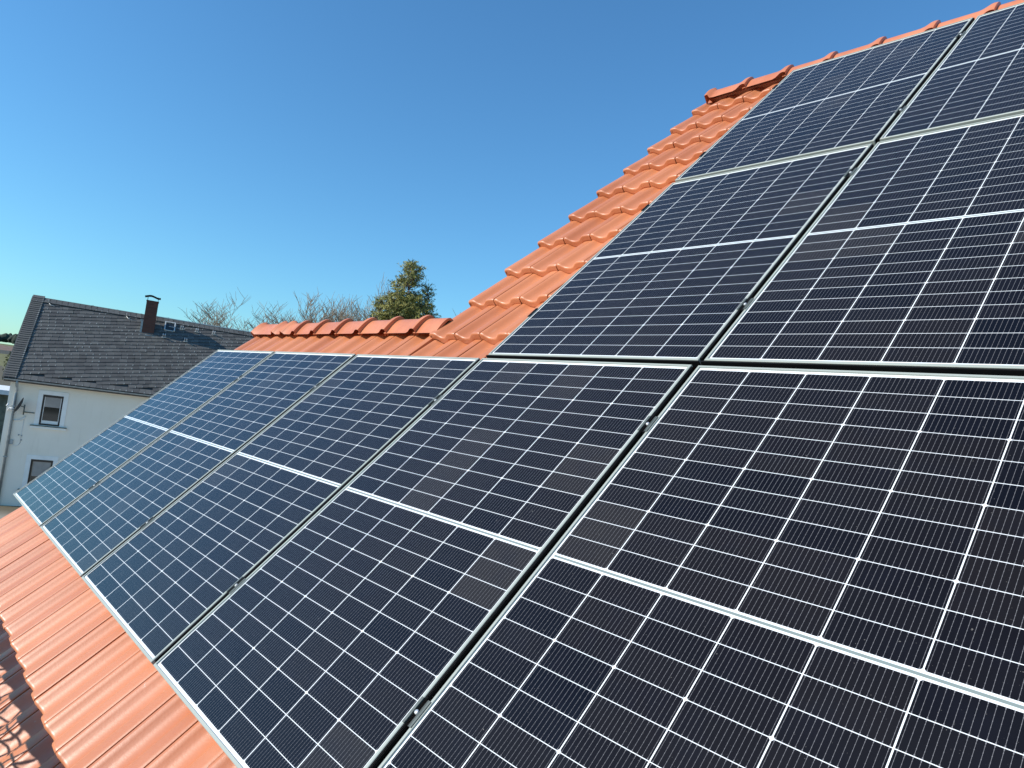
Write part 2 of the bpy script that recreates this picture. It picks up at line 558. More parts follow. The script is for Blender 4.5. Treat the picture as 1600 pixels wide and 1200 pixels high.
# walls of our house (gables and long sides below the tiles)
wb = MB()
ea = P(0, -0.55, HT - 0.12)
tl = P(0, APEX_L, HT - 0.13)
tu = P(0, APEX_U, HT - 0.13)
def gable(x0, t, back):
    ys, zs = ea.y, ea.z
    pts = [(x0, ys, 0), (x0, ys, zs), (x0, t.y, t.z), (x0, back, t.z - (back - t.y)), (x0, back, 0)]
    wb.add([inv @ Vector(p) for p in pts], [(0, 1, 2, 3, 4)])
gable(UL + 0.12, tl, tl.y + 2.7)
gable(2.62, tu, tu.y + 5.4)
gable(10.2, tu, tu.y + 5.4)
for (x0, x1, y) in ((UL + 0.12, 10.2, ea.y), (UL + 0.12, 2.62, tl.y + 2.7), (2.62, 10.2, tu.y + 5.4)):
    top = ea.z if y == ea.y else (tl.z - 2.7 if x1 < 3 else tu.z - 5.4)
    wb.add([inv @ Vector(p) for p in [(x0, y, 0), (x1, y, 0), (x1, y, top), (x0, y, top)]], [(0, 1, 2, 3)])
wb.build('wall', MOURWALL, house)
gb = MB()
ge = P(0, -0.78, HT - 0.06)
sect = [(ge.y - 0.07 + 0.07 * math.cos(a), ge.z - 0.02 - 0.07 * math.sin(a)) for a in np.linspace(0, math.pi, 9)]
gb.loft([[inv @ Vector((x, y, z)) for (y, z) in sect] for x in (UL, 10.3)], smooth=True)
gb.build('gutter', MZINC, house)

# ------------------------------------------------------------------ solar panels
PW, PH, GAP = 1.134, 1.762, 0.0245
V_L, V_U, V_V = 0.0, 1.762 + 0.034, 1.762 * 2 + 0.034 + 0.030

def make_panel():
    root = empty('solar_panel', MROOF, 'panel', 'solar panel', 'solar panels on the tiled roof')
    fb = MB()
    prof = [(0.0, -0.030), (0.0, -0.0016), (0.0016, 0.0), (0.0095, 0.0), (0.0095, -0.0100)]
    rings = []
    for (o, h) in prof:
        rings.append([(o, o, h), (PW - o, o, h), (PW - o, PH - o, h), (o, PH - o, h)])
    fb.loft(rings, closed=True, smooth=False)
    fb.build('frame', MFRAME, root)
    g = MB()
    i = 0.0095
    g.add([(i, i, -0.0050), (PW - i, i, -0.0050), (PW - i, PH - i, -0.0050), (i, PH - i, -0.0050)], [(0, 1, 2, 3)])
    g.add([(i, i, -0.009), (PW - i, i, -0.009), (PW - i, PH - i, -0.009), (i, PH - i, -0.009)], [(3, 2, 1, 0)])
    g.build('glass_pane', MCELL, root)
    return root

proto = make_panel()
def copy_tree(o, parent=None):
    c = o.copy()
    COL.objects.link(c)
    if parent is not None:
        c.parent = parent
    for ch in list(o.children):
        copy_tree(ch, c)
    return c

plabels = {
 ('L', 1): 'leftmost bluish solar panel of the bottom row, nearest the slate roofed house',
 ('L', 2): 'second solar panel from the left in the bottom row',
 ('L', 3): 'third solar panel from the left in the bottom row',
 ('L', 4): 'fourth solar panel from the left in the bottom row',
 ('L', 5): 'nearest dark solar panel filling the bottom right corner of the photo',
 ('U', 4): 'solar panel beside the stepped tile edge, in the middle row',
 ('U', 5): 'solar panel in the middle row at the right edge of the photo',
 ('V', 4): 'topmost solar panel whose upper left corner meets the tiled edge below the ridge',
 ('V', 5): 'solar panel in the top right corner of the photo, directly under the ridge',
}
first = True
for (row, c), lab in plabels.items():
    o = proto if first else copy_tree(proto)
    first = False
    u = (c - 1) * (PW + GAP) + (0.003 if row != 'L' else 0)
    v = {'L': V_L, 'U': V_U, 'V': V_V}[row]
    h = 0.0 if row == 'L' else -0.003
    tilt = Matrix.Rotation(R(rng.uniform(-0.08, 0.08)), 4, 'X') @ Matrix.Rotation(R(rng.uniform(-0.08, 0.08)), 4, 'Y')
    o.matrix_world = MROOF @ Matrix.Translation((u, v, h)) @ tilt
    o['label'] = lab
    sl_ = MB()
    sl_.box((PW + 0.0004, 0.012, -0.030), (PW + 0.010, PH - 0.012, -0.0016))
    sl_.build('gap_shade_strip', MBLACK, o)  # added black strip standing in for the deep shade between panels
    if row == 'U':
        sb = MB()
        sb.box((-0.012, -0.006, -0.030), (PW + 0.004, -0.0004, -0.0035))
        sb.build('gap_dark_strip', MBLACK, o)  # black strip added only to darken the gap below this row

# mounting rails under the panels and the clamps between them
def rail(v, u0, u1, lab):
    mb = MB()
    y, t = 0.020, 0.004
    sec = [(-y, -0.072), (y, -0.072), (y, -0.031), (0.007, -0.031), (0.007, -0.050), (-0.007, -0.050), (-0.007, -0.031), (-y, -0.031)]
    a = [(u0, v + p, h - 0.003) for p, h in sec]
    b = [(u1, v + p, h - 0.003) for p, h in sec]
    mb.loft([a, b], closed=True, smooth=False)
    mb.add(a, [(3, 2, 1, 0), (7, 6, 5, 4), (0, 5, 4, 1)][:2])
    root = empty('mounting_rail', MROOF, lab, 'rail', 'mounting rails under the panels')
    mb.build('rail_profile', MBLACK, root)
    uu = u0 + 0.14
    while uu < u1:
        hk = MB()
        hk.box((uu, v - 0.022, HT - 0.004), (uu + 0.035, v + 0.022, -0.0755))
        hk.build('roof_hook', MDARKGREY, root)
        uu += 0.926

CL = (0.352, 1.442)
for row, v0, us, nm in (('L', V_L, 0.02, 'bottom'), ('U', V_U, 3 * (PW + GAP) - 0.045, 'middle'), ('V', V_V, 3 * (PW + GAP) - 0.045, 'top')):
    for c, w in zip(CL, ('lower', 'upper')):
        rail(v0 + c, us, 5.95, f'black metal rail under the {nm} row of panels, {w} one of that row')

def make_clamp(u, v, h, lab):
    root = empty('panel_clamp', MROOF @ Matrix.Translation((u, v, h)), lab, 'clamp', 'clamps holding the panels')
    mb = MB()
    L = 0.036
    g = GAP / 2
    mb.box((-g + 0.0012, -L, -0.016), (g - 0.0012, L, -0.0035))
    mb.build('clamp_body', MBLACK, root)
    for sgn in (-1, 1):
        wg = MB()
        xa, xb = sorted((sgn * (g - 0.0012), sgn * (g + 0.0062)))
        wg.box((xa, -L, 0.0004), (xb, L, 0.0026))
        xa, xb = sorted((sgn * (g - 0.0012), sgn * (g - 0.0030)))
        wg.box((xa, -L, -0.0034), (xb, L, 0.0034))
        wg.build('clamp_wing', MDARKGREY, root)
    b = MB()
    b.tube([(0, 0, -0.0035), (0, 0, 0.0025)], 0.0062, 14)
    b.tube([(0, 0, 0.0025), (0, 0, 0.0038)], [0.0062, 0.0050], 14)
    b.build('bolt', MSTEEL, root)
    return root

colname = {1: 'first and second', 2: 'second and third', 3: 'third and fourth', 4: 'fourth and fifth'}
for c in (1, 2, 3, 4):
    uu = c * (PW + GAP) - GAP / 2
    for k_, w in zip(CL, ('lower', 'upper')):
        make_clamp(uu, k_, 0, f'{w} clamp in the gap between the {colname[c]} panels of the bottom row')
for row, v0, nm in (('U', V_U, 'middle'), ('V', V_V, 'top')):
    for k_, w in zip(CL, ('lower', 'upper')):
        make_clamp(4 * (PW + GAP) - GAP / 2 + 0.003, v0 + k_, -0.003, f'{w} clamp in the dark gap between the two panels of the {nm} row')

def end_clamp(u, v, h, lab):
    root = empty('end_clamp', MROOF @ Matrix.Translation((u, v, h)), lab, 'clamp', 'end clamps beside the stepped tiles')
    mb = MB()
    sec = [(0.009, 0.0006), (0.009, 0.0038), (-0.004, 0.0038), (-0.004, -0.018), (-0.024, -0.018), (-0.024, -0.032), (-0.0005, -0.032), (-0.0005, 0.0006)]
    mb.loft([[(x, -0.036, z) for x, z in sec], [(x, 0.036, z) for x, z in sec]], closed=True, smooth=False)
    for y in (-0.036, 0.036):
        vs = [(x, y, z) for x, z in sec]
        f = [(0, 1, 2, 7), (7, 2, 3, 6), (3, 4, 5, 6)]
        mb.add(vs, f if y < 0 else [q[::-1] for q in f])
    mb.build('clamp_body', MBLACK, root)
    b = MB()
    b.tube([(-0.015, 0, -0.018), (-0.015, 0, -0.008)], 0.0065, 12)
    b.build('bolt', MSTEEL, root)
u4 = 3 * (PW + GAP) + 0.003
for v0, nm in ((V_U, 'middle'), (V_V, 'top')):
    for k_, w in zip(CL, ('lower', 'upper')):
        end_clamp(u4, v0 + k_, -0.003, f'black end clamp on the left edge of the {nm} row, the {w} one')

# ------------------------------------------------------------------ neighbour house with slate roof
NA = R(-15)
nv = Vector((math.cos(NA), math.sin(NA), 0))       # out of the wall facing us
rv = Vector((-math.sin(NA), math.cos(NA), 0))      # along its ridge, to the right
ND = -29.023
# local axes: x = along the ridge (right), y = away from us, z = up ; origin on the wall face
MN = Matrix(((rv.x, -nv.x, 0, nv.x * ND), (rv.y, -nv.y, 0, nv.y * ND), (0, 0, 1, 0), (0, 0, 0, 1)))
neigh = empty('slate_house', MN, 'grey plastered house with a dark slate roof and brick chimney', 'house')
RL, RR = -4.45, 9.5          # wall ends along the ridge
EZ, RZ, HW, OV = 5.25, 9.0, 3.5, 0.4
AL = math.atan2(RZ - EZ, HW + OV)

nb = MB()
wz = EZ + OV * math.tan(AL) - 0.12
holes = [(-3.26, -2.52, 3.44, 4.73), (-3.31, -2.52, 0.75, 1.99), (-3.26, -2.52, -1.2, 0.1)][:2]
# wall facing us with real openings: grid of panels round the holes
xs = sorted({RL, RR, *[h[0] for h in holes], *[h[1] for h in holes]})
zs = sorted({0.0, wz, *[h[2] for h in holes], *[h[3] for h in holes]})
for i in range(len(xs) - 1):
    for j in range(len(zs) - 1):
        cx, cz = (xs[i] + xs[i + 1]) / 2, (zs[j] + zs[j + 1]) / 2
        if any(h[0] < cx < h[1] and h[2] < cz < h[3] for h in holes):
            continue
        nb.add([(xs[i], 0, zs[j]), (xs[i + 1], 0, zs[j]), (xs[i + 1], 0, zs[j + 1]), (xs[i], 0, zs[j + 1])], [(0, 1, 2, 3)])
for (a, b, c, d) in holes:
    nb.add([(a, 0, c), (b, 0, c), (b, 0, d), (a, 0, d), (a, 0.16, c), (b, 0.16, c), (b, 0.16, d), (a, 0.16, d)],
           [(0, 4, 5, 1), (1, 5, 6, 2), (2, 6, 7, 3), (3, 7, 4, 0)])
for x, fl in ((RL, False), (RR, True)):
    f = (0, 1, 2, 3, 4)
    nb.add([(x, 0, 0), (x, 0, wz), (x, HW, RZ - 0.14), (x, 2 * HW, wz), (x, 2 * HW, 0)], [f if fl else f[::-1]])
nb.add([(RL, 2 * HW, 0), (RR, 2 * HW, 0), (RR, 2 * HW, wz), (RL, 2 * HW, wz)], [(3, 2, 1, 0)])
nb.build('wall', MPLASTER, neigh)

# roof: slates one by one. roof coordinates a (along ridge), b (up the slope), c (off the slope)
SLEN = math.hypot(RZ - EZ, HW + OV)
MS = Matrix.Translation((0, -OV, EZ)) @ Matrix.Rotation(AL, 4, 'X')
sb = MB()
A0, A1 = RL - 0.22, RR + 0.2
sb.box((A0 + 0.02, 0.0, -0.10), (A1, SLEN - 0.02, -0.02), MS, 0.0)
srng = random.Random(3)
tilt = R(13)
ct, st_ = math.cos(tilt), math.sin(tilt)
def slate(ca, cb, w, l, rot, lift, tone):
    cr, sr = math.cos(rot), math.sin(rot)
    pts = [(-w / 2, l), (-w / 2, 0.0), (w / 2 - 0.05, 0.0), (w / 2 - 0.01, 0.03), (w / 2, 0.08), (w / 2, l)]
    top, bot = [], []
    for (x, y) in pts:
        zt = lift + 0.036 * (1 - y / l)
        X, Y = ca + x * cr - y * sr, cb + x * sr + y * cr
        top.append(MS @ Vector((X, Y, zt)))
        bot.append(MS @ Vector((X, Y, zt - 0.009)))
    n = len(pts)
    if tone > 0.22:                                  # pale tick at the lower corner
        hx, hy = ca + (w / 2 - 0.055) * cr - 0.012 * sr, cb + (w / 2 - 0.055) * sr + 0.012 * cr
        hz = lift + 0.038
        sb.add([MS @ Vector(q) for q in ((hx, hy - 0.02, hz), (hx + 0.03, hy - 0.015, hz), (hx + 0.038, hy + 0.075, hz), (hx + 0.006, hy + 0.065, hz))], [(0, 1, 2, 3)], False, 2.0)
    sb.add(top + bot, [tuple(range(n))] + [(k, k + n, (k + 1) % n + n, (k + 1) % n) for k in range(n - 1)], False, tone)
row = 0
bb = -3.2
while bb < SLEN + 0.5:
    aa = A0 - 0.4 + srng.uniform(0, 0.2)
    while aa < A1 + 1.0:
        w = srng.uniform(0.235, 0.285)
        X = aa * ct - 0 + 0.0
        Y = bb + (aa - A0) * st_ / ct
        if A0 + 0.42 < aa < A1 - 0.1 and 0.22 < Y < SLEN - 0.35:
            slate(aa, Y, w + 0.012, 0.43, tilt + srng.uniform(-0.02, 0.02), srng.uniform(-0.002, 0.003), min(1, max(0, srng.gauss(0.45, 0.26))))
        aa += w
    bb += 0.240
# bands of slates at the gable edge, the eave and the ridge, standing a little proud
y = 0.02
while y < SLEN - 0.05:
    slate(A0 + 0.22, y, 0.46, 0.22, R(2), 0.034, srng.uniform(0.35, 0.8))
    y += 0.135
x = A0 + 0.1
while x < A1:
    slate(x, -0.01, 0.25, 0.30, 0, 0.014, min(1, max(0, srng.gauss(0.6, 0.2))))
    slate(x, SLEN - 0.36, 0.27, 0.36, 0, 0.032, min(1, max(0, srng.gauss(0.7, 0.2))))
    x += 0.235
# far slope
p0, p1 = (A0, HW, RZ), (A1, HW, RZ)
sb.add([(A0, HW, RZ - 0.01), (A1, HW, RZ - 0.01), (A1, 2 * HW + OV, EZ - 0.01), (A0, 2 * HW + OV, EZ - 0.01)], [(0, 1, 2, 3)], False, 0.4)
nroof = sb.build('roof', MSLATE, neigh)
rb = MB()                                        # pale ridge capping strip on the right half, verge board
rb.box((0.42, HW - 0.07, RZ - 0.005), (A1, HW + 0.07, RZ + 0.035))
rb.build('ridge_capping', MZINCL, nroof)
vb = MB()
vb.box((A0 - 0.035, -0.02, -0.12), (A0 + 0.0, SLEN, 0.042), MS)
vb.build('verge_board', MDARKGREY, nroof)

# chimney
cx0, cx1, cy0, cy1 = -0.09, 0.42, 2.527, 3.05
cb = MB()
cb.box((cx0, cy0, 7.75), (cx1, cy1, 9.62))
cb.box((cx0 - 0.015, cy0 - 0.015, 9.62), (cx1 + 0.015, cy1 + 0.015, 9.66))
chim = cb.build('chimney', MBRICK, neigh)
fl = MB()
fl.box((cx0 - 0.06, cy0 - 0.14, 7.86), (cx1 + 0.06, cy0 - 0.003, 7.99), None)
fl.box((cx0 - 0.09, cy0 - 0.02, 8.0), (cx0 - 0.004, cy1, 8.62))
fl.box((cx0 - 0.14, cy0 + 0.2, 8.62), (cx0 + 0.0, cy0 + 0.5, 8.72))
fl.build('flashing', MZINC, chim)
cp = MB()
sx = np.linspace(cx0 - 0.10, cx1 + 0.07, 15)
def capz(i): return 9.86 + 0.055 * math.sin((i / 14.0) * 2 * math.pi * 1.0 - 0.35 * math.pi + 0.0) * (1 if True else 0) + 0.02 * math.cos(i / 14 * 2 * math.pi)
top = [[(x, yy, capz(i) + 0.018) for i, x in enumerate(sx)] for yy in (cy0 - 0.05, cy1 + 0.05)]
bot = [[(x, yy, capz(i) - 0.018) for i, x in enumerate(sx)] for yy in (cy0 - 0.05, cy1 + 0.05)]
cp.loft([bot[0], top[0], top[1], bot[1], bot[0]], smooth=False)
for (px, py) in ((cx0 + 0.03, cy0 + 0.03), (cx1 - 0.03, cy0 + 0.03), (cx0 + 0.03, cy1 - 0.03), (cx1 - 0.03, cy1 - 0.03)):
    cp.tube([(px, py, 9.64), (px, py, 9.86)], 0.008, 6)
cp.build('chimney_cap', MBLACK, chim)

# roof hatch with white frame, iron roof steps
hx0, hx1, hb0, hb1 = 0.83, 1.31, 4.46, 5.08
kf = MB()
for a, b in (((hx0, hb0, 0.0), (hx0 + 0.05, hb1, 0.10)), ((hx1 - 0.05, hb0, 0.0), (hx1, hb1, 0.10)),
             ((hx0 + 0.05, hb1 - 0.04, 0.0), (hx1 - 0.05, hb1, 0.10)), ((hx0 + 0.05, hb0, 0.0), (hx1 - 0.05, hb0 + 0.03, 0.06)),
             ((hx0 + 0.20, 4.72, 0.07), (hx1 - 0.05, 4.745, 0.085))):
    kf.box(a, b, MS)
sky_hatch = kf.build('roof_hatch', MZINCL, neigh)
kg = MB()
kg.box((hx0 + 0.05, hb0 + 0.03, 0.01), (hx1 - 0.05, hb1 - 0.04, 0.05), MS)
kg.build('hatch_pane', MGLASS, sky_hatch)
for (bx_, by_) in ((1.60, 4.70), (2.29, 4.68), (3.07, 4.72), (0.87, 3.90), (1.83, 3.84)):
    st = MB()
    for dx_ in (-0.055, 0.035):
        st.box((bx_ + dx_, by_, 0.03), (bx_ + dx_ + 0.03, by_ + 0.30, 0.045), MS)
        st.box((bx_ + dx_, by_, 0.045), (bx_ + dx_ + 0.03, by_ + 0.03, 0.20), MS)
    st.box((bx_ - 0.11, by_ - 0.02, 0.045), (bx_ + 0.11, by_ + 0.0, 0.075), MS)
    st.build('roof_step', MZINCL, neigh)
for (bx_, by_) in ((-4.03, 5.10), (-0.85, 5.02)):
    st = MB()
    st.box((bx_ - 0.02, by_, 0.03), (bx_ + 0.02, by_ + 0.02, 0.20), MS)
    st.tube([MS @ Vector(q) for q in ((bx_, by_, 0.05), (bx_ + 0.1, by_ - 0.16, 0.06), (bx_ + 0.28, by_ - 0.22, 0.05))], 0.012, 6)
    st.build('lightning_rod_holder', MZINCL, neigh)
vt = MB()
vt.tube([(2.6, HW + 0.02, RZ), (2.6, HW + 0.02, RZ + 0.13)], 0.05, 10)
vt.build('vent_pipe', MZINC, neigh)

# gutter and downpipe
g2 = MB()
gs = [(-OV - 0.06 + 0.065 * math.cos(a), EZ - 0.015 - 0.065 * math.sin(a)) for a in np.linspace(0, math.pi, 9)]
g2.loft([[(x, y_, z_) for (y_, z_) in gs] for x in (A0 + 0.02, A1)], smooth=True)
g2.add([(A0 + 0.02, y_, z_) for (y_, z_) in gs], [tuple(range(9))])
g2.build('gutter', MZINC, neigh)
fa = MB()
fa.box((A0 + 0.03, -OV + 0.012, EZ - 0.13), (A1, -OV + 0.035, EZ - 0.012))
fa.build('fascia_board', MBROWN, neigh)
so = MB()
so.box((RL - 0.18, -OV + 0.037, EZ - 0.06), (A1, -0.003, EZ - 0.035))
so.build('soffit', MWOOD, neigh)
dp = MB()
dp.tube([(-4.17, -OV - 0.06, EZ - 0.05), (-4.17, -OV - 0.06, EZ - 0.16), (-4.19, -0.07, EZ - 0.48), (-4.20, -0.07, EZ - 0.62), (-4.20, -0.07, 0)], 0.052, 12)
for z_ in (4.1, 2.0):
    dp.box((-4.27, -0.135, z_), (-4.13, -0.001, z_ + 0.04))
dp.build('downpipe', MZINC, neigh)

# windows
def window(x0, x1, z0, z1, blind):
    fr = MB()
    t, y0, y1 = 0.065, 0.045, 0.11
    fr.box((x0 + 0.003, y0, z0 + 0.003), (x0 + t, y1, z1 - 0.003))
    fr.box((x1 - t, y0, z0 + 0.003), (x1 - 0.003, y1, z1 - 0.003))
    fr.box((x0 + t, y0, z1 - t - 0.03), (x1 - t, y1, z1 - 0.003))
    fr.box((x0 + t, y0, z0 + 0.003), (x1 - t, y1, z0 + t))
    w = fr.build('window', MBROWN, neigh)
    sr = MB()
    m = 0.17
    sr.box((x0 - m, -0.025, z0 - 0.02), (x0 + 0.0, -0.001, z1 + 0.0))
    sr.box((x1 + 0.0, -0.025, z0 - 0.02), (x1 + m, -0.001, z1 + 0.0))
    sr.box((x0 - m, -0.025, z1 + 0.0), (x1 + m, -0.001, z1 + m))
    sr.build('window_surround', MSURR, w)
    sl = MB()
    sl.box((x0 - 0.26, -0.10, z0 - 0.14), (x1 + 0.26, -0.001, z0 - 0.055))
    sl.build('sill', MSURR, w)
    ss = MB()
    ss.box((x0 - 0.28, -0.13, z0 - 0.053), (x1 + 0.28, 0.04, z0 - 0.022))
    ss.build('sill_cover', MDARKGREY, w)
    gp = MB()
    gp.add([(x0 + t, 0.085, z0 + t), (x1 - t, 0.085, z0 + t), (x1 - t, 0.085, z1 - t - 0.03), (x0 + t, 0.085, z1 - t - 0.03)], [(0, 1, 2, 3)])
    gp.build('pane', MGLASS, w)
    bl = MB()
    bl.box((x0 + t + 0.002, 0.068, z1 - t - 0.03 - blind), (x1 - t - 0.002, 0.078, z1 - t - 0.032))
    bl.build('blind', MBLIND, w)
    ib = MB()                                     # pale inner sash line
    tt = t + 0.002
    for a, b in (((x0 + tt, 0.060, z0 + tt), (x0 + tt + 0.022, 0.067, z1 - tt - 0.03)), ((x1 - tt - 0.022, 0.060, z0 + tt), (x1 - tt, 0.067, z1 - tt - 0.03)),
                 ((x0 + tt + 0.022, 0.060, z0 + tt), (x1 - tt - 0.022, 0.067, z0 + tt + 0.13))):
        ib.box(a, b)
    ib.build('sash', MSURR if blind < 0.5 else MWOOD, w)
window(-3.26, -2.52, 3.44, 4.73, 0.42)
window(-3.31, -2.52, 0.75, 1.99, 0.62)

# satellite dish on the wall, cables and a box
dish = empty('satellite_dish', MN @ Matrix.Translation((-3.80, 0, 4.03)), 'dark satellite dish on a bracket beside the upper window', 'satellite dish')
db = MB()
_ax = Vector((-0.93, -0.04, 0.34)).normalized()
MDI = Matrix.Translation((-0.20, -0.40, 0.16)) @ _ax.to_track_quat('Z', 'Y').to_matrix().to_4x4()
rings = []
for k in range(7):
    rr = 0.33 * k / 6
    rings.append([MDI @ Vector((rr * math.cos(a), rr * 1.08 * math.sin(a), -0.07 * (1 - (k / 6) ** 2))) for a in np.linspace(0, 2 * math.pi, 20, endpoint=False)])
db.loft(rings, closed=True, smooth=True)
rings2 = [[Vector(p) - _ax * 0.012 for p in r_] for r_ in rings]
db.loft(rings2[::-1], closed=True, smooth=True)
db.build('dish', MDISH, dish)
ar = MB()
ar.tube([(0.0, 0.0, -0.12), (0.0, -0.30, -0.12)], 0.020, 8)
ar.tube([(0.0, -0.30, -0.22), (0.0, -0.30, 0.20)], 0.024, 8)
ar.tube([(0.0, -0.30, 0.10), (-0.14, -0.40, 0.14)], 0.018, 8)
ar.tube([(-0.02, -0.02, -0.12), (0.34, -0.02, -0.12)], 0.018, 8)
ar.build('bracket', MDARKGREY, dish)
lm = MB()
lm.tube([(-0.20, -0.45, -0.15), (-0.42, -0.62, -0.02), (-0.55, -0.70, 0.12)], 0.014, 8)
lm.tube([(-0.55, -0.70, 0.10), (-0.50, -0.66, 0.20)], 0.03, 10)
lm.build('feed_arm', MWHITE, dish)
ca = MB()
pts = [(-3.76, -0.03, 3.75), (-3.80, -0.04, 3.66), (-3.92, -0.04, 3.57), (-4.06, -0.04, 3.54), (-4.14, -0.035, 3.56)]
ca.tube([Vector(p) for p in pts], 0.022, 8)
ca.tube([(-3.78, -0.015, 3.6), (-3.79, -0.015, 3.0), (-3.78, -0.015, 2.62), (-3.86, -0.015, 2.50), (-4.0, -0.015, 2.48), (-4.08, -0.015, 2.58)], 0.008, 6)
ca.build('cable', MWHITE, neigh)
bx2 = MB()
bx2.box((-4.16, -0.06, 2.54), (-4.03, -0.001, 2.72))
bx2.build('junction_box', MZINC, neigh)
for (px, pz) in ((-3.90, 2.92), (-3.80, 2.90), (-3.79, 2.72)):
    bc = MB()
    bc.box((px, -0.03, pz), (px + 0.045, -0.001, pz + 0.055))
    bc.build('cable_clip', MZINC, neigh)
ph = MB()
ph.tube([(-4.16, -0.16, 4.02), (-4.36, -0.10, 4.02)], 0.025, 8)
ph.tube([(-4.34, -0.10, 4.02), (-4.40, -0.02, 3.9)], 0.014, 6)
ph.build('cable_bracket', MWHITE, neigh)

# ------------------------------------------------------------------ terrain
def terrain():
    mb = MB()
    def hgt(x, y):
        d = math.hypot(x - 6, y)
        h = 0.0
        if d > 60:
            t = min(1.0, (d - 60) / 420.0)
            h = -5.0 * math.sin(t * math.pi * 0.5) + 17.5 * t * t
            h += 1.6 * math.sin(x * 0.011 + 1.0) * math.sin(y * 0.013) * t
        if d > 480:
            h += (d - 480) * 0.002
        return h
    rs = [0, 15, 35, 60, 85, 115, 150, 195, 250, 310, 380, 460, 600, 900, 1500, 2600, 4200]
    na = 96
    vs = [(6, 0, 0)]
    for r_ in rs[1:]:
        for k in range(na):
            a = 2 * math.pi * k / na
            x, y = 6 + r_ * math.cos(a), r_ * math.sin(a)
            vs.append((x, y, hgt(x, y)))
    fs = [(0, 1 + k, 1 + (k + 1) % na) for k in range(na)]
    for i in range(len(rs) - 2):
        for k in range(na):
            k2 = (k + 1) % na
            fs.append((1 + i * na + k, 1 + (i + 1) * na + k, 1 + (i + 1) * na + k2, 1 + i * na + k2))
    mb.add(vs, fs, True)
    o = mb.build('ground', MFIELD)
    tag(o, kind='structure')
    return hgt
HG = terrain()

# ------------------------------------------------------------------ trees
CAMP = Vector(_c)
def at(az, dist):
    a = R(az)
    return Vector((CAMP.x - math.cos(a) * dist, CAMP.y + math.sin(a) * dist, 0))

def bare_tree(az, dist, height, spread, seed, lab, lean=0.0):
    r_ = random.Random(seed)
    p = at(az, dist)
    base = HG(p.x, p.y)
    root = empty('bare_tree', Matrix.Translation((p.x, p.y, base)), lab, 'tree', 'bare trees beyond the roofs')
    tb, cb_ = MB(), MB()
    def grow(pos, d, length, rad, depth):
        segs = 4
        pts, rads = [pos.copy()], [rad]
        q, dd = pos.copy(), d.copy()
        for i in range(segs):
            dd = (dd + Vector((r_.uniform(-1, 1), r_.uniform(-1, 1), r_.uniform(-0.4, 0.8))) * 0.16).normalized()
            q = q + dd * (length / segs)
            pts.append(q.copy())
            rads.append(rad * (1 - 0.55 * (i + 1) / segs))
        (tb if depth == 0 else cb_).tube(pts, rads, 7 if depth < 2 else (4 if depth < 4 else 3), caps=False)
        if depth >= 5:
            return
        nk = (8 if depth == 0 else (5 if depth < 3 else 6 if depth == 3 else 5))
        for k in range(nk):
            t = 0.35 + 0.65 * (k + r_.random()) / nk if depth else 0.30 + 0.70 * (k + r_.random()) / nk
            i = min(segs - 1, int(t * segs))
            f = t * segs - i
            bp = pts[i].lerp(pts[i + 1], f)
            ax = Vector((r_.uniform(-1, 1), r_.uniform(-1, 1), 0))
            if ax.length < 0.1:
                ax = Vector((1, 0, 0))
            ax.normalize()
            nd = (dd * (1 - spread) + ax * spread + Vector((0, 0, 0.22))).normalized()
            grow(bp, nd, length * r_.uniform(0.48, 0.72), max(0.013, rads[i] * 0.55), depth + 1)
    grow(Vector((0, 0, 0)), Vector((lean, 0, 1)).normalized(), height * 0.52, height * 0.016, 0)
    zmax = float(np.percentile([v[2] for v in cb_.v], 98.8))
    k = height / zmax
    for m in (tb, cb_):
        m.v = [(a * k, b * k, c * k) for a, b, c in m.v]
    tb.build('trunk', MBARK, root)
    cb_.build('crown', MTWIG, root)

